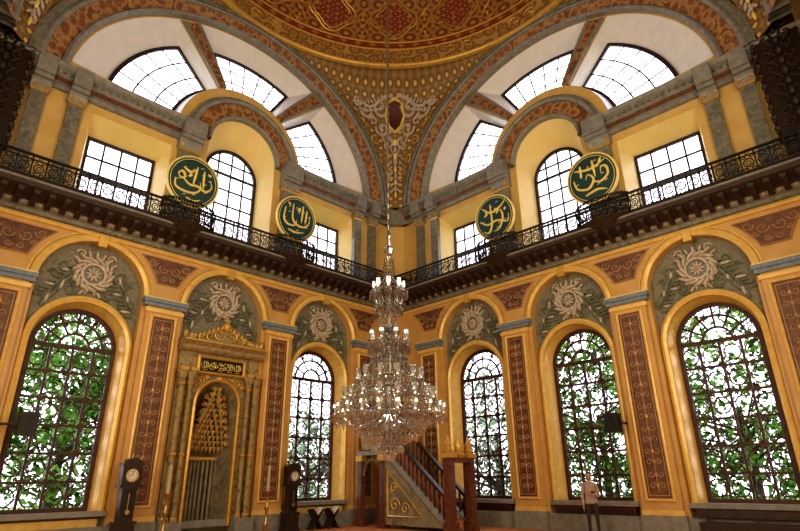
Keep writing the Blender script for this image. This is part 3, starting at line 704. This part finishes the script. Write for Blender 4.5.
# ---------------------------------------------------------------- grandfather clocks
def clock(f,s,d,sc=1):
    g=lambda u_,n_,w_: f(s+u_*sc,d+n_*sc,w_*sc)
    k=MB(g)
    k.box(-.3,.3,-.18,.18,0,.12,'dark'); k.box(-.26,.26,-.15,.15,.12,.55,'dark'); k.box(-.29,.29,-.17,.17,.55,.62,'dark')
    k.box(-.19,.19,-.12,.12,.62,1.45,'dark'); k.box(-.13,.13,.12,.135,.72,1.36,'black'); k.ring((0,.85),.06,.06,.15,'brass',14); k.box(-.01,.01,.137,.15,.9,1.3,'brass')
    k.box(-.29,.29,-.17,.17,1.45,1.52,'dark'); k.box(-.25,.25,-.14,.14,1.52,2.0,'dark')
    k.lathe((0,.14,1.76),[(0,0),(.15,0),(.15,.02),(0,.02)],'dial',24,'y'); k.ring((0,1.76),.17,.025,.15,'brass',24)
    k.box(-.006,.006,.16,.17,1.76,1.87,'black'); k.box(0,.09,.16,.17,1.754,1.766,'black')
    for q in range(12): a=2*pi*q/12; k.box(.12*cos(a)-.008,.12*cos(a)+.008,.16,.166,1.76+.12*sin(a)-.015,1.76+.12*sin(a)+.015,'black')
    k.prism(arc(0,2.0,.28,.2,0,pi,16),-.15,.15,'dark'); k.face(arc(0,2.0,.28,.2,0,pi,16),[],-.15,'dark')
    for x in (-.23,0,.23): k.lathe((x,0,2.02+(.17 if x==0 else .02)),[(.03,0),(.04,.05),(.015,.1),(.005,.16)],'brass',8)
    for x in (-.22,.22): k.lathe((x,.13,1.52),[(.025,0),(.02,.24),(.025,.48)],'dark',8)
    k.obj('grandfather_clock',False,True)
clock(LW,10.95,.6,1.0); clock(LW,5.6,.5,.97)
for s_ in (10.0,6.8):
    x,y,z=LW(s_,.95,0); k=MB()
    k.lathe((x,y,0),[(.22,0),(.22,.05),(.14,.1),(.06,.2),(.09,.3),(.04,.4),(.035,.7),(.08,.78),(.035,.86),(.035,1.15),(.12,1.25),(.13,1.28),(.04,1.28)],'brass',16)
    k.lathe((x,y,1.28),[(.05,0),(.045,.75),(.01,.76)],'wax',12); k.tube([(x,y,2.04),(x,y,2.07)],.004,'black',4)
    k.obj('candlestick',True,True)
for s_ in (3.75,4.45):
    k=MB(LW)
    for sg in (-1,1):
        A=[(s_+.22*sg,.2,0),(s_+.22*sg,.55,0),(s_-.22*sg,.55,.62),(s_-.22*sg,.2,.62)]
        B=[(x+.035,y,z) for x,y,z in A]; k.loft(A,B,'dark'); k.add(A,[(0,1,2,3)],'dark'); k.add(B,[(0,1,2,3)],'dark')
    for sg in (-1,1):
        A=[(s_,.24,.44),(s_,.52,.44),(s_+sg*.20,.52,.66),(s_+sg*.20,.24,.66)]; B=[(x,y,z+.035) for x,y,z in A]
        k.loft(A,B,'wax'); k.add(A,[(0,1,2,3)],'red'); k.add(B,[(0,1,2,3)],'wax')
    k.obj('book_stand',False,True)
for f,s_,h,dd in ((LW,13.6,2.98,.32),(RW,9.62,3.08,.30)):
    k=MB(f); k.box(s_-.2,s_+.2,dd,dd+.32,h-.28,h+.28,'black'); k.ring((s_,h-.08),.15,.02,dd+.325,'iron',18); k.ring((s_,h+.16),.07,.02,dd+.325,'iron',14)
    s2=14.1 if f is LW else 9.85
    k.tube([(s2,-.24,h),(s2,dd*.5,h),(s_,dd,h)],.03,'iron',6)
    k.obj('wall_speaker',False,True)
k=MB(RW); s0,s1=11.6,14.0
k.box(s0,s1,.25,.75,.38,.45,'dark')
for x in (s0+.05,(s0+s1)/2,s1-.1):
    k.box(x,x+.06,.28,.34,0,.38,'dark'); k.box(x,x+.06,.66,.72,0,.38,'dark'); k.box(x,x+.06,.25,.31,.45,.72,'dark')
k.box(s0,s1,.25,.29,.55,.72,'dark'); k.box(s0,s1,.68,.71,.05,.38,'dark')
k.obj('wooden_bench',False,True)

# ---------------------------------------------------------------- visitor
def person(loc,rotz):
    J=[((0,0,.93),.15,-1),((0,0,1.08),.125,0),((0,-.01,1.25),.15,1),((0,0,1.38),.10,2),((0,-.01,1.45),.055,3),((0,-.02,1.52),.05,4),
       ((.17,0,1.36),.062,3),((.22,.01,1.10),.045,6),((.16,-.18,1.06),.034,7),((.12,-.24,1.10),.026,8),
       ((-.17,0,1.36),.062,3),((-.23,.02,1.09),.045,10),((-.23,-.06,.86),.034,11),((-.225,-.08,.79),.026,12),
       ((.10,0,.86),.10,0),((.11,-.01,.48),.062,14),((.11,.03,.10),.042,15),((.12,-.12,.035),.035,16),
       ((-.10,0,.86),.10,0),((-.12,-.03,.48),.062,18),((-.13,.01,.10),.042,19),((-.15,-.13,.035),.035,20)]
    me=bpy.data.meshes.new('b'); me.from_pydata([j[0] for j in J],[(i,j[2]) for i,j in enumerate(J) if j[2]>=0],[])
    o=bpy.data.objects.new('b',me); bpy.context.scene.collection.objects.link(o)
    bpy.context.view_layer.objects.active=o
    md=o.modifiers.new('skin','SKIN'); sd=o.modifiers.new('sub','SUBSURF'); sd.levels=2; sd.render_levels=2
    for i,j in enumerate(J):
        v=me.skin_vertices[0].data[i]; v.radius=(j[1]*(1.25 if i in(0,1,2,3) else 1),j[1]*(.8 if i<4 else 1)); v.use_root=(i==0)
    dg=bpy.context.evaluated_depsgraph_get(); bo=bpy.data.meshes.new_from_object(o.evaluated_get(dg)); bpy.data.objects.remove(o)
    pb_=MB()
    T=Matrix.Translation(loc)@Matrix.Rotation(rotz,4,'Z'); pb_.f=lambda x,y,z: tuple(T@Vector((x,y,z)))
    cv=[tuple(v.co) for v in bo.vertices]
    groups={}
    for pl in bo.polygons:
        cc=pl.center
        k='skin' if cc.z>1.43 or (abs(cc.x)>.20 and cc.z<.98 and cc.z>.7) or (cc.y<-.13 and 1.0<cc.z<1.2 and cc.x>.08) else 'shirt' if cc.z>.86 else 'black' if cc.z<.075 else 'trousers'
        groups.setdefault(k,[]).append(tuple(pl.vertices))
    base=len(pb_.v); pb_.v+=[pb_.f(*p) for p in cv]
    for k,fs in groups.items():
        i=pb_.mi(k)
        for f_ in fs: pb_.F.append(tuple(base+q for q in f_)); pb_.m.append(i)
    pb_.ell((0,-.03,1.60),(.072,.088,.11),'skin',14,10)
    pb_.ell((0,-.01,1.635),(.083,.095,.095),'hair',14,8); pb_.ell((0,.05,1.56),(.08,.05,.13),'hair',12,8)
    pb_.ell((0,-.122,1.59),(.012,.02,.02),'skin',8,5)
    for q in (-1,1):
        pb_.ell((q*.028,-.107,1.61),(.011,.008,.007),'eye',8,5); pb_.ell((q*.074,-.02,1.59),(.01,.02,.028),'skin',8,5)
    pb_.ell((0,-.108,1.555),(.022,.008,.006),'red',8,4)
    for hand,(hx_,hy_,hz_),dr in ((1,(.11,-.27,1.12),Vector((-.25,-.75,.5))),(-1,(-.225,-.085,.75),Vector((0,-.15,-1)))):
        dr=dr.normalized(); pb_.ell((hx_,hy_,hz_),(.025,.035,.042),'skin',8,6)
        for q in range(4):
            o_=Vector((hx_,hy_+(q-1.5)*.018,hz_+(0 if hand<0 else (q-1.5)*.012)))
            L_=(.055,.068,.072,.06)[q]
            pb_.tube([o_+dr*.03,o_+dr*(.03+L_*.5),o_+dr*(.03+L_)+Vector((hand*-.012,0,-.008))],.008,'skin',6,.006)
        o_=Vector((hx_,hy_-.03,hz_)); pb_.tube([o_,o_+Vector((0,-.025,-.02)),o_+Vector((-.01*hand,-.03,-.045))],.009,'skin',6,.006)
    pb_.box(.03,.12,-.34,-.30,1.13,1.19,'black'); pb_.lathe((.075,-.345,1.16),[(0,-.02),(.022,-.02),(.022,.0),(0,0)],'iron',10,'y')
    pb_.obj('standing_visitor',True,False,60)
person(Vector((8.85,-.95,0)),math.radians(25))

# ---------------------------------------------------------------- trees outside
def tree(x,y,h,rx,rz,n,k,size=.16):
    t=MB()
    t.tube([(x,y,-.25),(x+.1,y,h*.5),(x,y+.1,h)],.2,'bark',8,.1)
    for i in range(18):
        a=random.random()*2*pi; z=random.uniform(h*.2,h*.95); r=random.uniform(.5,.9)*rx
        t.tube([(x,y,z),(x+r*.5*cos(a),y+r*.5*sin(a),z+.5),(x+r*cos(a),y+r*sin(a),z+random.uniform(.3,1.4))],.06,'bark',5,.02)
    cl=[]
    for i in range(int(n/50)):
        while True:
            p=Vector((random.uniform(-1,1),random.uniform(-1,1),random.uniform(-1,1)))
            if p.length<1: break
        cl.append(Vector((x+p.x*rx,y+p.y*rx*.8,h+p.z*rz)))
    for i in range(n):
        c_=random.choice(cl)+Vector([random.gauss(0,.30) for _ in range(3)])
        if c_.z<-.1: continue
        a=Vector([random.gauss(0,1) for _ in range(3)]).normalized(); b_=a.cross(Vector([random.gauss(0,1) for _ in range(3)])).normalized()
        s_=size*random.uniform(.5,1.2); q=[c_-a*s_, c_+b_*s_*.5, c_+a*s_, c_-b_*s_*.5]
        t.add([tuple(v) for v in q],[(0,1,2,3)],k)
    t.obj('tree',False,(x,y,-.25))
tree(-5.6,-11.2,4.0,3.1,4.4,6500,'leaf'); tree(-6.2,-.2,2.4,3.0,2.4,2400,'leaf2')
tree(1.0,5.6,3.6,2.9,4.0,3400,'leaf2'); tree(6.2,5.8,4.0,3.0,4.4,5200,'leaf'); tree(11.6,5.4,3.8,3.0,4.4,5200,'leaf')

# ---------------------------------------------------------------- light
w=bpy.data.worlds.new('World'); bpy.context.scene.world=w; w.use_nodes=True
bg=w.node_tree.nodes['Background']; bg.inputs['Color'].default_value=(.91,.87,1.0,1); bg.inputs['Strength'].default_value=3.6
def area(loc,tgt,sx,sy,pw,col):
    L=bpy.data.lights.new('back_fill_light','AREA'); L.shape='RECTANGLE'; L.size=sx; L.size_y=sy; L.energy=pw; L.color=col  # added fill light behind the camera; the back walls have no windows
    o=bpy.data.objects.new('back_fill_light',L); o.location=loc
    o.rotation_euler=(Vector(loc)-Vector(tgt)).to_track_quat('Z','Y').to_euler(); bpy.context.scene.collection.objects.link(o)
area((17.45,-8.4,5),(0,-8.4,5),6,5,430,(1,.86,.60)); area((8.4,-17.45,5),(8.4,0,5),6,5,430,(1,.86,.60))
area((17.45,-8.4,12),(0,-8.4,13),6,4,280,(1,.90,.70)); area((8.4,-17.45,12),(8.4,0,13),6,4,280,(1,.90,.70))
L=bpy.data.lights.new('chandelier_lamp','POINT'); L.energy=30; L.color=(1,.8,.55); L.shadow_soft_size=.1
o=bpy.data.objects.new('chandelier_lamp',L); o.location=(hx,hyy,3.3); bpy.context.scene.collection.objects.link(o)

# ---------------------------------------------------------------- camera
cam=bpy.data.cameras.new('camera'); co=bpy.data.objects.new('camera',cam); bpy.context.scene.collection.objects.link(co)
cam.sensor_width=36; cam.lens=24.3; cam.clip_end=200; cam.clip_start=.05
co.location=(16.97,-16.97,1.6)
R=Euler((math.radians(90+21.5),0,math.radians(44.58))).to_matrix()@Matrix.Rotation(math.radians(-.75),3,'Z')
co.rotation_euler=R.to_euler()
bpy.context.scene.camera=co
bpy.context.scene.view_settings.view_transform='Standard'
for lk in ('Medium High Contrast','Standard - Medium High Contrast'):
    try: bpy.context.scene.view_settings.look=lk; break
    except Exception: pass
